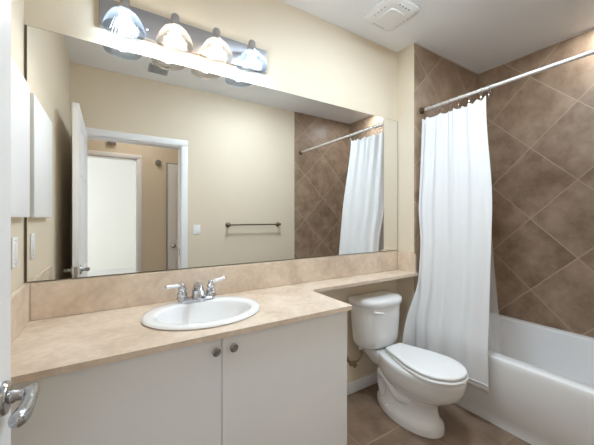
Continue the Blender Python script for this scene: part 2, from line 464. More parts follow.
# ------------------------------------------------------------------ panelled doors
def panel_door(bm, w, h, t, panels, M4):
    """door in local x (width) z (height), both faces at y=0 and y=-t; panels=(x0,x1,z0,z1)"""
    xs = sorted({0, w, *[p[0] for p in panels], *[p[1] for p in panels]})
    zs = sorted({0, h, *[p[2] for p in panels], *[p[3] for p in panels]})
    t_ = bmesh.new()
    def quad(a, b, c, d): t_.faces.new([t_.verts.new(p) for p in (a, b, c, d)])
    for y, s in ((0, 1), (-t, -1)):
        for i in range(len(xs) - 1):
            for k in range(len(zs) - 1):
                cx, cz = (xs[i] + xs[i + 1]) / 2, (zs[k] + zs[k + 1]) / 2
                if any(p[0] < cx < p[1] and p[2] < cz < p[3] for p in panels): continue
                quad((xs[i], y, zs[k]), (xs[i + 1], y, zs[k]), (xs[i + 1], y, zs[k + 1]), (xs[i], y, zs[k + 1]))
        for x0, x1, z0, z1 in panels:
            rings = []
            for ins, dep in ((0, 0), (0.012, 0.009), (0.024, 0.009), (0.05, 0.002)):
                yy = y - s * dep
                rings.append([(x0 + ins, yy, z0 + ins), (x1 - ins, yy, z0 + ins), (x1 - ins, yy, z1 - ins), (x0 + ins, yy, z1 - ins)])
            for a, b in zip(rings, rings[1:]):
                for i in range(4): quad(a[i], a[(i + 1) % 4], b[(i + 1) % 4], b[i])
            quad(*rings[-1])
    for a, b in (((0, 0), (w, 0)), ((0, h), (w, h))):
        quad((a[0], 0, a[1]), (b[0], 0, b[1]), (b[0], -t, b[1]), (a[0], -t, a[1]))
    for x in (0, w): quad((x, 0, 0), (x, 0, h), (x, -t, h), (x, -t, 0))
    bmesh.ops.remove_doubles(t_, verts=t_.verts[:], dist=1e-5)
    bmesh.ops.transform(t_, matrix=M4, verts=t_.verts[:])
    merge(bm, t_)


def six_panels(w, h):
    a, b, c, d = 0.115 * w / 0.8, w / 2 - 0.05, w / 2 + 0.05, w - 0.115 * w / 0.8
    rows = ((0.22, 0.36 * h), (0.36 * h + 0.16, 0.78 * h), (0.78 * h + 0.10, h - 0.12))
    return [(x0, x1, z0, z1) for z0, z1 in rows for x0, x1 in ((a, b), (c, d))]


# bathroom door: hinged on the door wall, swung open along the left wall
DFX, DFY0, DFY1 = -0.185, -1.685, -0.82      # room face, hinge edge, free edge
dw = DFY1 - DFY0
door = thing('door_1', 'open white six-panel bathroom door at the left edge', 'door', (DFX - 0.018, DFY0, 0.01))
door['kind'] = 'structure'
# local x -> world +y, local y -> world +x  (room face at local y=0)
Md = Matrix(((0, 1, 0, DFX), (1, 0, 0, DFY0), (0, 0, 1, 0.012), (0, 0, 0, 1)))
bm = new(); panel_door(bm, dw, 2.108, 0.036, six_panels(dw, 2.108), Md)
part('door_leaf', bm, 'trim', door, angle=20)
part('latch_plate', boxes((DFX - 0.029, DFX - 0.007, DFY1, DFY1 + 0.002, 0.925, 1.005)), 'nickel', door, 'metal latch plate on the door edge')
for z in (0.25, 1.05, 1.82):
    bm = new(); lathe(bm, [(0.007, -0.045), (0.007, 0.045)], (DFX - 0.043, DFY0 + 0.004, z), n=12)
    part('hinge', bm, 'nickel', door)
for s, fx in ((1, DFX), (-1, DFX - 0.036)):
    hy, hz = -0.882, 0.975
    bm = new()
    lathe(bm, [(0.0325, 0), (0.0325, 0.006), (0.030, 0.010), (0.017, 0.013), (0.001, 0.013)], (fx, hy, hz), (s, 0, 0))
    h = part('lever_handle', bm, 'nickel', door, 'satin nickel lever handle on the room side' if s > 0 else 'satin nickel lever handle on the wall side')
    bm = new(); lathe(bm, [(0.0135, 0.012), (0.0135, 0.018), (0.0105, 0.022), (0.0105, 0.034), (0.0135, 0.037), (0.0135, 0.050), (0.010, 0.054), (0.001, 0.055)], (fx, hy, hz), (s, 0, 0))
    part('handle_neck', bm, 'nickel', h)
    bm = new()
    pts = smooth_path([(fx + s * 0.046, hy + 0.022, hz + 0.004), (fx + s * 0.047, hy - 0.008, hz + 0.001), (fx + s * 0.046, hy - 0.036, hz - 0.005), (fx + s * 0.042, hy - 0.066, hz - 0.010), (fx + s * 0.036, hy - 0.092, hz - 0.010)], 5)
    tube(bm, pts, [0.004, 0.007, 0.009, 0.0105, 0.011, 0.011, 0.0115, 0.0115, 0.012, 0.012, 0.0125, 0.013, 0.0135, 0.014, 0.0145, 0.015, 0.015, 0.0145, 0.013, 0.010, 0.005], side=(0, 0, 1))
    part('lever', bm, 'nickel', h)

# hall door seen through the doorway
hd = thing('door_2', 'grey white six-panel hall door at right of the mirrored doorway', 'door', (0.66, HALL1, 0))
hd['kind'] = 'structure'
Mh = Matrix(((1, 0, 0, 0.665), (0, 1, 0, HALL1 + 0.03), (0, 0, 1, 0.012), (0, 0, 0, 1)))
bm = new(); panel_door(bm, 0.72, 2.07, 0.028, six_panels(0.72, 2.07), Mh); part('door_leaf', bm, 'trim', hd, angle=20)
part('door_gap', boxes((0.645, 0.662, HALL1, HALL1 + 0.012, 0, 2.095), (0.645, 1.39, HALL1, HALL1 + 0.012, 2.085, 2.10)), 'gap', hd, 'thin dark edge beside the hall door')
bm = new(); lathe(bm, [(0.028, 0), (0.028, 0.006), (0.012, 0.012), (0.012, 0.03), (0.026, 0.04), (0.028, 0.055), (0.015, 0.066), (0.001, 0.067)], (0.73, HALL1 + 0.03, 0.95), (0, 1, 0)); part('door_knob', bm, 'nickel', hd)

# two small boxes on the hall wall
b1 = thing('door_chime', 'small grey metal box above the bright doorway in the mirror', 'wall box', (0.01, HALL1, 2.29))
part('housing', boxes((-0.035, 0.055, HALL1, HALL1 + 0.045, 2.265, 2.32, 0.006)), 'nickel', b1)
part('cover_grille', boxes((-0.02, 0.012, HALL1 + 0.045, HALL1 + 0.049, 2.275, 2.31, 0.002), (0.02, 0.045, HALL1 + 0.045, HALL1 + 0.049, 2.275, 2.31, 0.002)), 'grey_box', b1)
b2 = thing('motion_sensor', 'small dark grey box beside the hall door in the mirror', 'wall box', (0.545, HALL1, 2.09))
part('wall_plate', boxes((0.50, 0.59, HALL1, HALL1 + 0.006, 2.045, 2.135, 0.002)), 'beige', b2)
bm = new(); lathe(bm, [(0.036, 0.006), (0.036, 0.03), (0.03, 0.04), (0.001, 0.043)], (0.545, HALL1, 2.09), (0, 1, 0)); part('sensor_head', bm, 'grey_box', b2)

# ------------------------------------------------------------------ mirror
MX0, MX1, MZ0, MZ1 = XL + 0.003, XJ - 0.002, 1.060, 2.165
mr = thing('wall_mirror', 'wide frameless mirror above the vanity counter', 'mirror', ((MX0 + MX1) / 2, 0, MZ0))
part('mirror_edge', boxes((MX0, MX1, -0.006, -0.001, MZ0, MZ1)), 'mirror_edge', mr, 'thin dark edge of the mirror')
part('mirror_glass', boxes((MX0 + 0.008, MX1 - 0.005, -0.008, -0.006, MZ0 + 0.003, MZ1 - 0.002)), 'mirror', mr)

# ------------------------------------------------------------------ vanity, counter, sink, faucet
VX0, VX1, VY, VT = XL + 0.004, 1.018, -0.540, 0.873
van = thing('vanity_cabinet', 'white two-door vanity cabinet under the sink', 'cabinet', ((VX0 + VX1) / 2, VY, 0))
part('cabinet_body', boxes((VX0, VX0 + 0.018, VY, -0.004, 0, VT), (VX1 - 0.018, VX1, VY, -0.004, 0, VT), (VX0, VX1, -0.012, -0.004, 0.1, VT),
                           (VX0, VX1, VY, -0.004, 0.1, 0.118), (VX0, VX1, VY + 0.06, VY + 0.078, 0, 0.1), (VX0, VX1, VY, VY + 0.018, VT - 0.05, VT),
                           (0.35, 0.39, VY, VY + 0.018, 0.1, VT)), 'cabinet', van)
for x0, x1, kx, side in ((VX0 + 0.002, 0.3675, 0.342, 'left'), (0.3705, VX1, 0.412, 'right')):
    d = part('cabinet_door', boxes((x0, x1, VY - 0.019, VY - 0.001, 0.105, VT - 0.004, 0.0015, 1)), 'cabinet', van)
    bm = new()
    lathe(bm, [(0.0075, 0), (0.0065, 0.008), (0.008, 0.012), (0.0165, 0.015), (0.0165, 0.020), (0.012, 0.0225), (0.010, 0.0205), (0.004, 0.021), (0.001, 0.0215)], (kx, VY - 0.019, 0.824), (0, -1, 0), 28)
    part('knob', bm, 'knob_metal', d, 'round steel knob')

CT0, CT1, CY = 0.874, 0.896, -0.583
SKX, SKY = 0.372, -0.292                     # sink centre
ct = thing('vanity_countertop', 'beige marble counter with a shelf reaching over the toilet', 'countertop', (0.4, -0.3, CT0))
bm = new()
fil = 0.055; fx, fy = 1.031 + fil, -0.205 - fil
outl = [(XL + 0.003, -0.004), (XL + 0.003, CY), (1.031, CY)]
outl += [(fx - fil * cos(a), fy + fil * sin(a)) for a in [k * pi / 2 / 8 for k in range(9)]]
outl += [(XJ - 0.003, -0.205), (XJ - 0.003, -0.004)]
hole = [(SKX + 0.243 * cos(2 * pi * k / 56), SKY + 0.200 * sin(2 * pi * k / 56)) for k in range(56)]
for lp in (outl, hole):
    vs = [bm.verts.new((x, y, CT0)) for x, y in lp]
    for i in range(len(vs)): bm.edges.new((vs[i], vs[(i + 1) % len(vs)]))
bmesh.ops.triangle_fill(bm, edges=bm.edges[:], use_beauty=True)
ex = bmesh.ops.extrude_face_region(bm, geom=bm.faces[:])
bmesh.ops.translate(bm, verts=[v for v in ex['geom'] if isinstance(v, bmesh.types.BMVert)], vec=(0, 0, CT1 - CT0))
part('counter_slab', bm, 'marble', ct, angle=30)
part('backsplash', boxes((XL + 0.023, XJ - 0.022, -0.021, -0.002, CT1 + 0.0005, 1.056, 0.002, 1)), 'marble', ct)
part('side_splash', boxes((XL + 0.002, XL + 0.022, -0.575, -0.002, CT1 + 0.0005, 1.056, 0.002, 1)), 'marble', ct)
bm = new()
lp = [(-0.002, CT1 + .0005), (-0.190, CT1 + .0005), (-0.190, 1.02)] + [(-0.154 - 0.036 * cos(a), 1.02 + 0.036 * sin(a)) for a in [k * pi / 2 / 6 for k in range(1, 7)]] + [(-0.002, 1.056)]
loft(bm, [[Vector((x, y, z)) for y, z in lp] for x in (XJ - 0.021, XJ - 0.002)])
part('end_splash', bm, 'marble', ct, 'marble end splash with a rounded top corner')

sk = thing('oval_sink', 'white oval drop-in sink set in the beige counter', 'sink', (SKX, SKY, CT1))
bm = new()
def ell(rx, ry, z, cy=SKY, cx=SKX, n=64): return [Vector((cx + rx * cos(2 * pi * k / n), cy + ry * sin(2 * pi * k / n), z)) for k in range(n)]
IY = SKY - 0.022
loft(bm, [ell(0.225, 0.185, CT1 - 0.03), ell(0.235, 0.192, CT1 + 0.0005), ell(0.262, 0.222, CT1 + 0.0005), ell(0.266, 0.226, CT1 + 0.006), ell(0.262, 0.222, CT1 + 0.013),
          ell(0.252, 0.212, CT1 + 0.0165), ell(0.224, 0.172, CT1 + 0.0165, SKY - 0.014), ell(0.214, 0.160, CT1 + 0.0145, SKY - 0.020), ell(0.209, 0.155, CT1 + 0.008, IY), ell(0.204, 0.150, CT1 - 0.012, IY), ell(0.194, 0.141, CT1 - 0.04, IY),
          ell(0.178, 0.128, CT1 - 0.075, IY), ell(0.145, 0.102, CT1 - 0.118, IY), ell(0.09, 0.064, CT1 - 0.142, IY), ell(0.03, 0.028, CT1 - 0.150, IY)], False, True)
part('basin', bm, 'sink_porcelain', sk, angle=60)
bm = new(); lathe(bm, [(0.022, 0), (0.024, 0.002), (0.020, 0.004), (0.012, 0.0035), (0.001, 0.003)], (SKX, IY, CT1 - 0.150)); part('drain', bm, 'chrome', sk, 'chrome drain')

FX, FY, FZ = 0.376, -0.126, CT1 + 0.0170
fa = thing('sink_faucet', 'chrome two-handle faucet with white porcelain levers', 'faucet', (FX, FY, FZ))
bm = new(); loft(bm, [rrect(FX - 0.082, FX + 0.082, FY - 0.027, FY + 0.027, 0.026, FZ), rrect(FX - 0.082, FX + 0.082, FY - 0.027, FY + 0.027, 0.026, FZ + 0.008),
                      rrect(FX - 0.076, FX + 0.076, FY - 0.021, FY + 0.021, 0.020, FZ + 0.015)]); part('base_plate', bm, 'faucet_chrome', fa)
bm = new()
tube(bm, smooth_path([(FX, FY + 0.006, FZ + 0.012), (FX, FY + 0.004, FZ + 0.045), (FX, FY - 0.022, FZ + 0.070), (FX, FY - 0.065, FZ + 0.062), (FX, FY - 0.108, FZ + 0.036)], 6),
     [0.022] * 3 + [0.020] * 4 + [0.018] * 4 + [0.016] * 4 + [0.0145] * 4 + [0.0135] * 4 + [0.0125, 0.013], side=(1, 0, 0))
lathe(bm, [(0.0115, 0), (0.0115, -0.016), (0.009, -0.016)], (FX, FY - 0.104, FZ + 0.036), (0, -0.25, 1))
part('spout', bm, 'faucet_chrome', fa)
bm = new(); lathe(bm, [(0.003, 0.01), (0.003, 0.062), (0.007, 0.066), (0.008, 0.073), (0.004, 0.079)], (FX, FY + 0.021, FZ), n=14); part('lift_rod', bm, 'faucet_chrome', fa)
for s, ly, lz in ((-1, -0.012, 0.002), (1, 0.006, 0.012)):
    px = FX + s * 0.0625
    bm = new()
    lathe(bm, [(0.025, 0.012), (0.025, 0.018), (0.021, 0.024), (0.021, 0.030), (0.0235, 0.034), (0.0195, 0.042), (0.0135, 0.050), (0.0175, 0.055), (0.0175, 0.062), (0.011, 0.068), (0.011, 0.080), (0.007, 0.085), (0.001, 0.087)], (px, FY, FZ))
    hnd = part('tap_handle', bm, 'faucet_chrome', fa)
    d = Vector((s * 0.066, ly, lz)); o = Vector((px, FY, FZ + 0.073)); q = d.normalized()
    bm = new(); lathe(bm, [(0.0055, 0.006), (0.0060, 0.020), (0.0095, 0.024), (0.0078, 0.030), (0.0084, 0.058), (0.0095, 0.064), (0.006, 0.067)], o, q, 18)
    part('lever', bm, 'plastic', hnd, 'white porcelain lever')
    bm = new(); lathe(bm, [(0.006, 0.0665), (0.0065, 0.070), (0.004, 0.075), (0.001, 0.076)], o, q, 14); part('lever_tip', bm, 'faucet_chrome', hnd)

fa.scale = (1.14, 1.14, 1.14)

# ------------------------------------------------------------------ vanity light bar
LX = (0.054, 0.274, 0.483, 0.689); LY = -0.112
vl = thing('vanity_light', 'steel bar with four ribbed glass lamps above the mirror', 'wall lamp', (0.39, 0, 2.32))
part('back_plate', boxes((-0.048, 0.826, -0.026, -0.001, 2.245, 2.385, 0.003, 2)), 'plate_metal', vl)
for x in (0.156, 0.576):
    bm = new(); lathe(bm, [(0.007, 0), (0.007, 0.003), (0.004, 0.007), (0.001, 0.008)], (x, -0.026, 2.29), (0, -1, 0), 14); part('cap_nut', bm, 'chrome', vl)
for i, x in enumerate(LX):
    cool = i in (0, 3)
    bm = new(); tube(bm, smooth_path([(x, -0.022, 2.315), (x, -0.06, 2.335), (x, -0.105, 2.352), (x, LY, 2.345)], 5), 0.011)
    lathe(bm, [(0.026, 0), (0.026, 0.006), (0.014, 0.014), (0.001, 0.014)], (x, -0.026, 2.315), (0, -1, 0))
    arm = part('lamp_arm', bm, 'nickel', vl)
    bm = new(); lathe(bm, [(0.031, 2.283), (0.031, 2.300), (0.024, 2.306), (0.021, 2.318), (0.021, 2.345), (0.017, 2.356), (0.010, 2.362), (0.001, 2.364)], (x, LY, 0)); part('socket_cap', bm, 'nickel', arm)
    bm = new()
    prof = [(0.028, 2.294), (0.040, 2.290), (0.054, 2.279), (0.066, 2.262), (0.076, 2.242), (0.083, 2.223), (0.087, 2.212), (0.087, 2.207), (0.084, 2.207), (0.080, 2.223), (0.073, 2.241), (0.063, 2.260), (0.051, 2.276), (0.038, 2.286), (0.028, 2.290)]
    lathe(bm, prof, (x, LY, 0), n=144, ribs=0.012, nribs=36)
    part('glass_shade', bm, 'shade_cool' if cool else 'shade_warm', vl, 'ribbed glass shade, bluish light' if cool else 'ribbed glass shade, warm light', angle=60)
    bm = new(); lathe(bm, [(0.013, 2.292), (0.015, 2.282), (0.022, 2.272), (0.025, 2.262), (0.025, 2.232), (0.022, 2.222), (0.012, 2.215), (0.001, 2.213)], (x, LY, 0), n=28)
    part('bulb', bm, 'bulb_cool' if cool else 'bulb_warm', vl, 'glowing bulb, bluish white' if cool else 'glowing bulb, warm white', angle=70)

# round ceiling lamp, unseen, added to fill the room with light
BLX, BLY = 1.35, -0.86
bl = thing('bathroom_ceiling_lamp', 'round flush bathroom ceiling lamp above the top of the picture', 'ceiling lamp', (BLX, BLY, H))
bm = new(); lathe(bm, [(0.150, -0.001), (0.154, -0.006), (0.150, -0.014), (0.141, -0.015)], (BLX, BLY, H)); part('lamp_base', bm, 'nickel', bl)
bm = new(); lathe(bm, [(0.140, -0.0155), (0.136, -0.022), (0.11, -0.028), (0.06, -0.031), (0.001, -0.032)], (BLX, BLY, H)); part('lamp_diffuser', bm, 'ceil_diffuser', bl, angle=70)
SLX, SLY = 2.90, -1.12  # unseen downlight added to brighten tub, tile and ceiling
sl = thing('shower_downlight', 'small recessed downlight over the bathtub, right of the picture', 'ceiling lamp', (SLX, SLY, H))
bm = new(); lathe(bm, [(0.062, -0.0005), (0.062, -0.0035), (0.052, -0.004), (0.051, -0.0005)], (SLX, SLY, H)); part('trim_ring', bm, 'trim', sl)
bm = new(); lathe(bm, [(0.050, -0.0008), (0.050, -0.002), (0.001, -0.0022)], (SLX, SLY, H)); part('lamp_lens', bm, 'shower_lens', sl)

# ------------------------------------------------------------------ left wall: medicine cabinet, switch plate
mc = thing('medicine_cabinet', 'white medicine cabinet on the left wall beside the mirror', 'cabinet', (XL, -0.3, 1.345))
part('cabinet_frame', boxes((XL, XL + 0.010, -0.515, -0.055, 1.345, 1.885, 0.002)), 'chrome', mc, 'thin metal frame')
part('cabinet_door', boxes((XL + 0.011, XL + 0.028, -0.520, -0.050, 1.340, 1.890, 0.003)), 'cabinet', mc)


def wall_plate(name, label, cat, x, y, z, ax, group=None, w=0.072, h=0.118, lever='rocker', m='plastic'):
    t = thing(name, label, cat, (x, y, z))
    def bx(u0, u1, d0, d1, z0, z1, bev):
        if ax == 'x': return (x + d0, x + d1, y + u0, y + u1, z + z0, z + z1, bev)
        return (x + u0, x + u1, y + d0, y + d1, z + z0, z + z1, bev)
    part('cover_plate', boxes(bx(-w / 2, w / 2, 0.0005, 0.006, -h / 2, h / 2, 0.002)), m, t)
    r = part('rocker', boxes(bx(-0.016, 0.016, 0.006, 0.009, -0.033, 0.033, 0.001)), m, t)
    for s in (-1, 1):
        part('screw', boxes(bx(-0.003, 0.003, 0.006, 0.007, s * 0.045 - 0.003, s * 0.045 + 0.003, 0.001)), 'plate_metal', t)
    return t
wall_plate('wall_outlet', 'white outlet plate below the medicine cabinet', 'outlet', XL, -0.16, 1.205, 'x')
wall_plate('light_switch', 'pale grey light switch plate between door casing and towel bar', 'light switch', 0.81, -W, 1.205, 'y', w=0.075, h=0.11)

# towel bar on the door wall
tb = thing('towel_bar', 'dark bronze towel bar on the beige wall in the mirror', 'towel bar', (1.495, -W, 1.25))
for x in (1.165, 1.825):
    bm = new(); lathe(bm, [(0.030, 0), (0.030, 0.006), (0.022, 0.012), (0.013, 0.018), (0.011, 0.05), (0.016, 0.054), (0.016, 0.075), (0.010, 0.080), (0.001, 0.081)], (x, -W, 1.255), (0, 1, 0))
    part('bracket', bm, 'bronze', tb)
bm = new(); tube(bm, [(1.165, -W + 0.064, 1.255), (1.825, -W + 0.064, 1.255)], 0.0085); part('bar', bm, 'bronze', tb)

# ------------------------------------------------------------------ ceiling fixtures
ef = thing('exhaust_fan', 'white square exhaust fan grille on the ceiling', 'exhaust fan', (1.645, -0.305, H))
x0, x1, y0, y1 = 1.50, 1.795, -0.450, -0.160
bm = new(); loft(bm, [rrect(x0, x1, y0, y1, 0.055, H - 0.0005), rrect(x0, x1, y0, y1, 0.055, H - 0.014), rrect(x0 + 0.008, x1 - 0.008, y0 + 0.008, y1 - 0.008, 0.05, H - 0.022), rrect(x0 + 0.045, x1 - 0.045, y0 + 0.045, y1 - 0.045, 0.025, H - 0.030)])
part('grille_frame', bm, 'fan_plastic', ef)
cx, cy = (x0 + x1) / 2, (y0 + y1) / 2
bm = new(); loft(bm, [rrect(cx - 0.075, cx + 0.075, cy - 0.075, cy + 0.075, 0.03, H - 0.030), rrect(cx - 0.072, cx + 0.072, cy - 0.072, cy + 0.072, 0.03, H - 0.038), rrect(cx - 0.05, cx + 0.05, cy - 0.05, cy + 0.05, 0.03, H - 0.042)])
part('center_cover', bm, 'fan_plastic', ef)
for s in (-1, 1):
    for k in range(4):
        u = -0.045 + 0.03 * k
        part('vent_slot', boxes((cx + s * 0.103 - 0.012, cx + s * 0.103 + 0.012, cy + u - 0.007, cy + u + 0.007, H - 0.0285, H - 0.0265)), 'fan_slot', ef)
        part('vent_slot', boxes((cx + u - 0.007, cx + u + 0.007, cy + s * 0.103 - 0.012, cy + s * 0.103 + 0.012, H - 0.0285, H - 0.0265)), 'fan_slot', ef)

cv = thing('ceiling_register', 'grey louvred ceiling vent near the door in the mirror', 'vent', (0.385, -1.415, H))
part('vent_frame', boxes((0.30, 0.47, -1.50, -1.485, H - 0.012, H - 0.0005), (0.30, 0.47, -1.345, -1.33, H - 0.012, H - 0.0005), (0.30, 0.315, -1.485, -1.345, H - 0.012, H - 0.0005), (0.455, 0.47, -1.485, -1.345, H - 0.012, H - 0.0005)), 'grey_vent', cv)
bm = new()
for k in range(7): box(bm, 0.315, 0.455, -1.480 + k * 0.0195, -1.468 + k * 0.0195, H - 0.010, H - 0.002)
part('louvres', bm, 'grey_vent', cv)

# ------------------------------------------------------------------ bathtub
tub = thing('bathtub', 'white alcove bathtub under the brown tiled wall', 'bathtub', (2.57, -0.94, 0))
TX0, TX1, TY0, TY1, TZ = 2.088, XR - 0.002, -W + 0.012, -JY - 0.002, 0.440
bm = new()
loops = [rrect(TX0 + 0.012, TX1, TY0, TY1, 0.004, 0.0), rrect(TX0 + 0.012, TX1, TY0, TY1, 0.004, 0.075), rrect(TX0 + 0.004, TX1, TY0, TY1, 0.004, 0.088),
         rrect(TX0, TX1, TY0, TY1, 0.004, 0.40), rrect(TX0, TX1, TY0, TY1, 0.004, TZ - 0.014), rrect(TX0 + 0.004, TX1, TY0, TY1, 0.004, TZ - 0.004), rrect(TX0 + 0.014, TX1, TY0, TY1, 0.004, TZ),
         rrect(TX0 + 0.085, TX1 - 0.055, TY0 + 0.07, TY1 - 0.07, 0.12, TZ), rrect(TX0 + 0.100, TX1 - 0.070, TY0 + 0.09, TY1 - 0.085, 0.12, TZ - 0.012),
         rrect(TX0 + 0.115, TX1 - 0.085, TY0 + 0.12, TY1 - 0.10, 0.12, TZ - 0.10), rrect(TX0 + 0.135, TX1 - 0.105, TY0 + 0.20, TY1 - 0.12, 0.12, 0.15),
         rrect(TX0 + 0.165, TX1 - 0.135, TY0 + 0.27, TY1 - 0.15, 0.11, 0.105), rrect(TX0 + 0.25, TX1 - 0.22, TY0 + 0.40, TY1 - 0.25, 0.09, 0.095)]
loft(bm, loops)
part('tub_shell', bm, 'acrylic', tub, angle=35)
bm = new(); lathe(bm, [(0.035, 0), (0.037, 0.003), (0.02, 0.004), (0.001, 0.003)], (2.57, -0.46, 0.096)); part('tub_drain', bm, 'chrome', tub, 'chrome tub drain')

# ------------------------------------------------------------------ shower rod, rings, curtain, liner
RX, RZ = 2.172, 2.221
rod = thing('shower_rod', 'long metal shower rod across the tub alcove', 'curtain rod', (RX, -0.94, RZ))
bm = new(); tube(bm, [(RX, -JY - 0.003, RZ), (RX, -W + 0.013, RZ)], 0.0125, 20); part('rod', bm, mat('pale_rod_metal', (0.74, 0.71, 0.68), 0.42, 0.6), rod)
for y, s in ((-JY, -1), (-W + 0.010, 1)):
    bm = new(); lathe(bm, [(0.027, 0.001), (0.027, 0.010), (0.019, 0.016), (0.018, 0.035), (0.0135, 0.037)], (RX, y, RZ), (0, s, 0)); part('flange', bm, 'bronze', rod, 'dark end flange')

NS, NT = 240, 64
CZ0, CZ1 = 2.150, 0.225


def fold(s, t):
    """sideways ripple of the cloth: tight pleats by the hooks, broad soft folds below"""
    ph = 2 * pi * (4.4 * s ** 0.85)
    a = (0.017 + 0.003 * t) * (1 - 0.55 * s) * (1 - 0.25 * t)
    top = (1 - t) ** 5
    return (a * sin(ph + 0.9 * t + 0.5 * sin(2.3 * t + 3 * s)) + 0.008 * top * sin(2 * pi * 10 * s)
            + 0.010 * t * sin(2 * pi * 1.7 * s + 1.2 + 0.8 * t))


def sstep(a, b, v):
    q = max(0.0, min(1.0, (v - a) / (b - a))); return q * q * (3 - 2 * q)


def curtain_pt(s, t):
    z = CZ0 + (CZ1 - CZ0) * t
    z -= (1 - t) ** 10 * 0.016 * abs(sin(pi * 9 * s))          # swags between the hooks
    z += 0.022 * (1 - t) ** 12 * s ** 6                         # free corner pulled up by the last hook
    z += 0.07 * t ** 6 * (1 - s)
    tt = min(1.0, max(0.0, (CZ0 - z) / (CZ0 - 0.50)))
    x = RX - 0.012 - (0.150 * (tt ** 1.1)) + fold(s, t)
    # the wall-side edge stays clear of the counter shelf, then swings out below it
    y0 = -0.190 - 0.034 * sstep(1.45, 1.10, z) + 0.026 * sstep(0.84, 0.55, z)
    fl = max(0.0, 1 - s / 0.060)
    low = sstep(0.92, 0.30, z)
    x -= 0.135 * fl ** 1.1 * low
    x += 0.022 * low * math.exp(-((s - 0.062) / 0.022) ** 2)
    wid = 0.490 + 0.055 * sstep(0.0, 0.4, t)
    y1 = -0.186 - wid - 0.032 * t
    return Vector((x, y0 + (y1 - y0) * s, z))


bm = new()
rows = [[curtain_pt(i / NS, j / NT) for i in range(NS + 1)] for j in range(NT + 1)]
loft(bm, rows, False, False, closed=False)
cu = thing('shower_curtain', 'white cloth shower curtain gathered at the tiled end wall', 'shower curtain', (RX, -0.45, CZ0))
cl = part('curtain_cloth', bm, 'curtain', cu, angle=180)
sd = cl.modifiers.new('thickness', 'SOLIDIFY'); sd.thickness = 0.0016; sd.offset = 0
bm = new()
rows = [[curtain_pt(i / NS, t) + Vector((-0.0016, 0, 0)) for i in range(NS + 1)] for t in (0.972, 0.976, 0.980)]
loft(bm, rows, False, False, closed=False)
hem = part('hem', bm, 'curtain', cu, angle=180); s2 = hem.modifiers.new('thickness', 'SOLIDIFY'); s2.thickness = 0.001; s2.offset = 0

bm = new()
rows = []
for j in range(33):
    t = j / 32; row = []
    for i in range(121):
        s = i / 120
        z = 2.155 - 1.80 * t
        yb = -0.196 - 0.115 * sstep(1.0, 0.50, z); ye = -0.640 - 0.098 * t ** 1.5
        row.append(Vector((RX + 0.032 + 0.060 * t ** 0.9 + 0.009 * sin(2 * pi * 6 * s + 0.6 * t), yb + (ye - yb) * s, z)))
    rows.append(row)
loft(bm, rows, False, False, closed=False)
single('shower_liner', bm, 'liner', 'frosted vinyl liner hanging inside the tub behind the curtain', 'shower liner', angle=180)

ring_labels = []
def make_ring():
    bm = new()
    pts = [(RX + 0.020 * cos(a), 0, RZ - 0.008 + 0.026 * sin(a)) for a in [2 * pi * k / 24 for k in range(25)]]
    tube(bm, pts, 0.0022, 8)
    tube(bm, smooth_path([(RX, 0, RZ - 0.033), (RX - 0.004, 0, RZ - 0.052), (RX - 0.001, 0, RZ - 0.066)], 4), 0.0020, 8)
    return bm
r0 = single('curtain_ring', make_ring(), 'chrome', '', 'curtain ring', 'curtain rings on the shower rod')
ys = [-0.218, -0.250, -0.283, -0.318, -0.360, -0.420, -0.485, -0.560, -0.640, -0.692]
for i, y in enumerate(ys):
    o = r0 if i == 0 else r0.copy()
    if i: C.objects.link(o)
    o.location = (0, y, 0); o.rotation_euler = (0, 0, 0)
    nm = ('first', 'second', 'third', 'fourth', 'fifth', 'sixth', 'seventh', 'eighth', 'ninth')
    o['label'] = ('chrome curtain ring nearest the tiled end wall' if i == 0 else
                  'chrome curtain ring at the free edge of the shower curtain' if i == len(ys) - 1 else
                  'chrome curtain ring on the rod, %s from the tiled end wall' % nm[i])
    o['group'] = 'curtain rings on the shower rod'

# ------------------------------------------------------------------ toilet
TXC = 1.712
to = thing('toilet', 'white two-piece toilet with closed lid between vanity and tub', 'toilet', (TXC, -0.4, 0))
LIDP = [(0.0, 0.40), (0.012, 0.455), (0.06, 0.52), (0.16, 0.63), (0.28, 0.76), (0.40, 0.88), (0.52, 0.965), (0.62, 1.0), (0.71, 0.985), (0.80, 0.90), (0.88, 0.745), (0.94, 0.55), (0.98, 0.32), (1.0, 0.0)]


def lid_loop(yb, yf, hw, z, cx=None):
    """closed elongated seat outline: narrow straight back, widest past the middle, round tip"""
    cx = TXC if cx is None else cx
    side = smooth_path([(hw * q, yb + (yf - yb) * p, 0) for p, q in LIDP], 4)
    pts = [Vector((cx + v.x, v.y, z)) for v in side[:-1]] + [Vector((cx, yf, z))] + [Vector((cx - v.x, v.y, z)) for v in side[:-1][::-1]]
    return pts


def egg(yb, yf, hw, z, back=0.6, n=72, cx=TXC):
    """elongated bowl outline from the back yb to the tip yf; back = squareness/width of the back"""
    out = []
    for k in range(n):
        a = 2 * pi * k / n
        c, s = cos(a), sin(a)                 # c: +1 tip, -1 back
        ym = yb + (yf - yb) * 0.56
        if c >= 0:
            y = ym + (yf - ym) * abs(c) ** 0.95; x = hw * abs(s) ** 0.95 * (1 if s >= 0 else -1)
        else:
            e = back
            y = ym + (yb - ym) * abs(c) ** e
            x = hw * abs(s) ** e * (1 if s >= 0 else -1)
            x *= 1 - 0.42 * abs((y - ym) / (yb - ym)) ** 1.6 * (1 if back < 1 else 0.6)
        out.append(Vector((cx + x, y, z)))
    return out


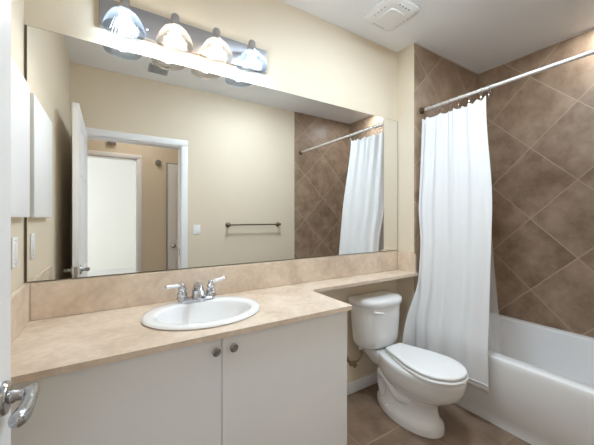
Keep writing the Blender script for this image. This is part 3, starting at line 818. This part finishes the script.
bm = new()
secs = [(0.0, -0.14, -0.640, 0.135), (0.030, -0.14, -0.640, 0.135), (0.052, -0.145, -0.634, 0.130), (0.064, -0.155, -0.626, 0.114), (0.085, -0.17, -0.616, 0.094), (0.13, -0.18, -0.604, 0.082), (0.165, -0.19, -0.606, 0.084),
        (0.190, -0.19, -0.628, 0.098), (0.212, -0.18, -0.668, 0.120), (0.242, -0.16, -0.712, 0.142), (0.277, -0.15, -0.747, 0.157), (0.314, -0.145, -0.762, 0.165), (0.352, -0.145, -0.770, 0.169), (0.376, -0.145, -0.770, 0.170), (0.383, -0.15, -0.762, 0.163)]
loft(bm, [egg(yb, yf, hw, z, 0.7) for z, yb, yf, hw in secs])
# trapway that bulges at the sides and back
tube(bm, smooth_path([(TXC, -0.52, 0.23), (TXC, -0.44, 0.150), (TXC, -0.36, 0.140), (TXC, -0.285, 0.205), (TXC, -0.225, 0.235), (TXC, -0.200, 0.18), (TXC, -0.215, 0.10), (TXC, -0.235, 0.01)], 6),
     [0.028, 0.032, 0.036, 0.040, 0.044, 0.048] + [0.054] * 18 + [0.053, 0.052, 0.050, 0.048, 0.046, 0.044] + [0.042] * 14, 24, 1.85, (1, 0, 0))
# deck under the tank
loft(bm, [rrect(TXC - 0.07, TXC + 0.07, -0.33, -0.09, 0.05, 0.27), rrect(TXC - 0.092, TXC + 0.092, -0.36, -0.06, 0.05, 0.315), rrect(TXC - 0.100, TXC + 0.100, -0.36, -0.045, 0.05, 0.340), rrect(TXC - 0.100, TXC + 0.100, -0.36, -0.045, 0.05, 0.372), rrect(TXC - 0.094, TXC + 0.094, -0.352, -0.052, 0.045, 0.378)])
part('bowl', bm, 'porcelain', to, angle=60)
for s in (-1, 1):
    bm = new(); lathe(bm, [(0.014, 0.0), (0.014, 0.012), (0.010, 0.021), (0.001, 0.024)], (TXC + s * 0.118, -0.315, 0.042), n=18); part('bolt_cap', bm, 'plastic', to)
# tank: flat back, bowed front
def bow(hw, yb, yf, z, n=2.7, r=0.03):
    ym = yb - 0.055; out = []
    for k in range(33):                       # bowed front from the right side round to the left
        a = pi * k / 32; c, q = cos(a), sin(a)
        out.append(Vector((TKC + hw * abs(c) ** (2 / n) * (1 if c >= 0 else -1), ym - (ym - yf) * abs(q) ** (2 / n), z)))
    for cx_, a0 in ((TKC - hw + r, pi), (TKC + hw - r, pi / 2)):
        for k in range(6):
            a = a0 - pi / 2 * k / 5
            out.append(Vector((cx_ + r * cos(a), yb - r + r * sin(a), z)))
    return out


TKC = TXC - 0.003
bm = new()
tk = [(0.383, 0.130, -0.085, -0.170), (0.388, 0.158, -0.062, -0.200), (0.402, 0.175, -0.045, -0.220), (0.44, 0.185, -0.036, -0.232), (0.60, 0.194, -0.026, -0.242), (0.700, 0.199, -0.022, -0.248)]
loft(bm, [bow(hw, yb, yf, z) for z, hw, yb, yf in tk])
tank = part('tank', bm, 'porcelain', to, angle=60)
bm = new()
tl = [(0.698, 0.200, -0.018, -0.251), (0.704, 0.210, -0.012, -0.262), (0.727, 0.212, -0.010, -0.264), (0.741, 0.208, -0.012, -0.260), (0.750, 0.194, -0.024, -0.244), (0.755, 0.145, -0.06, -0.19)]
loft(bm, [bow(hw, yb, yf, z) for z, hw, yb, yf in tl])
part('tank_lid', bm, 'porcelain', to, angle=60)
bm = new()
lathe(bm, [(0.013, 0), (0.013, 0.010), (0.008, 0.014), (0.001, 0.014)], (TKC - 0.128, -0.216, 0.665), (-0.3, -1, 0), 18)
tube(bm, smooth_path([(TKC - 0.136, -0.233, 0.667), (TKC - 0.105, -0.251, 0.665), (TKC - 0.072, -0.257, 0.657)], 5), [0.008, 0.009, 0.010, 0.010, 0.0095, 0.009, 0.0085, 0.008, 0.0075, 0.007, 0.004], side=(0, 0, 1))
part('flush_lever', bm, 'plastic', tank, 'white flush lever')


def slab(yb, yf, hw, z0, z1, r):
    return [lid_loop(yb - r, yf + r, hw - r, z0), lid_loop(yb - r * .3, yf + r * .3, hw - r * .3, z0 + r * .3), lid_loop(yb, yf, hw, z0 + r), lid_loop(yb, yf, hw, z1 - r),
            lid_loop(yb - r * .3, yf + r * .3, hw - r * .3, z1 - r * .3), lid_loop(yb - r, yf + r, hw - r, z1)]
bm = new(); loft(bm, slab(-0.275, -0.778, 0.172, 0.3855, 0.404, 0.006)); part('seat', bm, 'plastic', to, angle=60)
bm = new()
L_ = slab(-0.263, -0.772, 0.166, 0.4085, 0.428, 0.008)
L_ += [lid_loop(-0.30, -0.72, 0.125, 0.4315), lid_loop(-0.37, -0.64, 0.075, 0.4325)]
loft(bm, L_); part('lid', bm, 'plastic', to, angle=60)
for s in (-1, 1):
    bm = new(); tube(bm, [(TXC + s * 0.055 - 0.018, -0.262, 0.396), (TXC + s * 0.055 + 0.018, -0.262, 0.396)], 0.010, 16); part('lid_hinge', bm, 'plastic', to)

# water supply
sv = thing('water_supply_valve', 'brass shutoff valve and hose on the wall beside the toilet', 'valve', (1.485, 0, 0.27))
bm = new(); lathe(bm, [(0.030, 0.001), (0.028, 0.006), (0.014, 0.010), (0.009, 0.012), (0.009, 0.075), (0.001, 0.075)], (1.500, 0, 0.268), (0, -1, 0), 24); part('wall_flange', bm, 'valve_metal', sv)
bm = new(); lathe(bm, [(0.013, -0.022), (0.013, 0.018), (0.009, 0.022), (0.009, 0.032), (0.001, 0.032)], (1.500, -0.075, 0.268), (1, 0, 0.15), 20); part('valve_body', bm, 'valve_metal', sv)
bm = new(); lathe(bm, [(0.006, 0), (0.006, 0.012), (0.018, 0.014), (0.020, 0.018), (0.018, 0.024), (0.001, 0.024)], (1.500, -0.082, 0.268), (0, -1, 0), 20); part('valve_handle', bm, 'valve_metal', sv)
bm = new(); tube(bm, smooth_path([(1.528, -0.075, 0.272), (1.555, -0.078, 0.278), (1.582, -0.082, 0.310), (1.580, -0.088, 0.345), (1.572, -0.09, 0.362), (1.572, -0.09, 0.372)], 6), 0.0062, 12); part('supply_hose', bm, 'valve_metal', sv)
bm = new(); lathe(bm, [(0.017, 0.364), (0.017, 0.378), (0.014, 0.380), (0.014, 0.3825)], (1.572, -0.09, 0), n=16); part('hose_nut', bm, 'plastic', sv, 'white plastic nut')
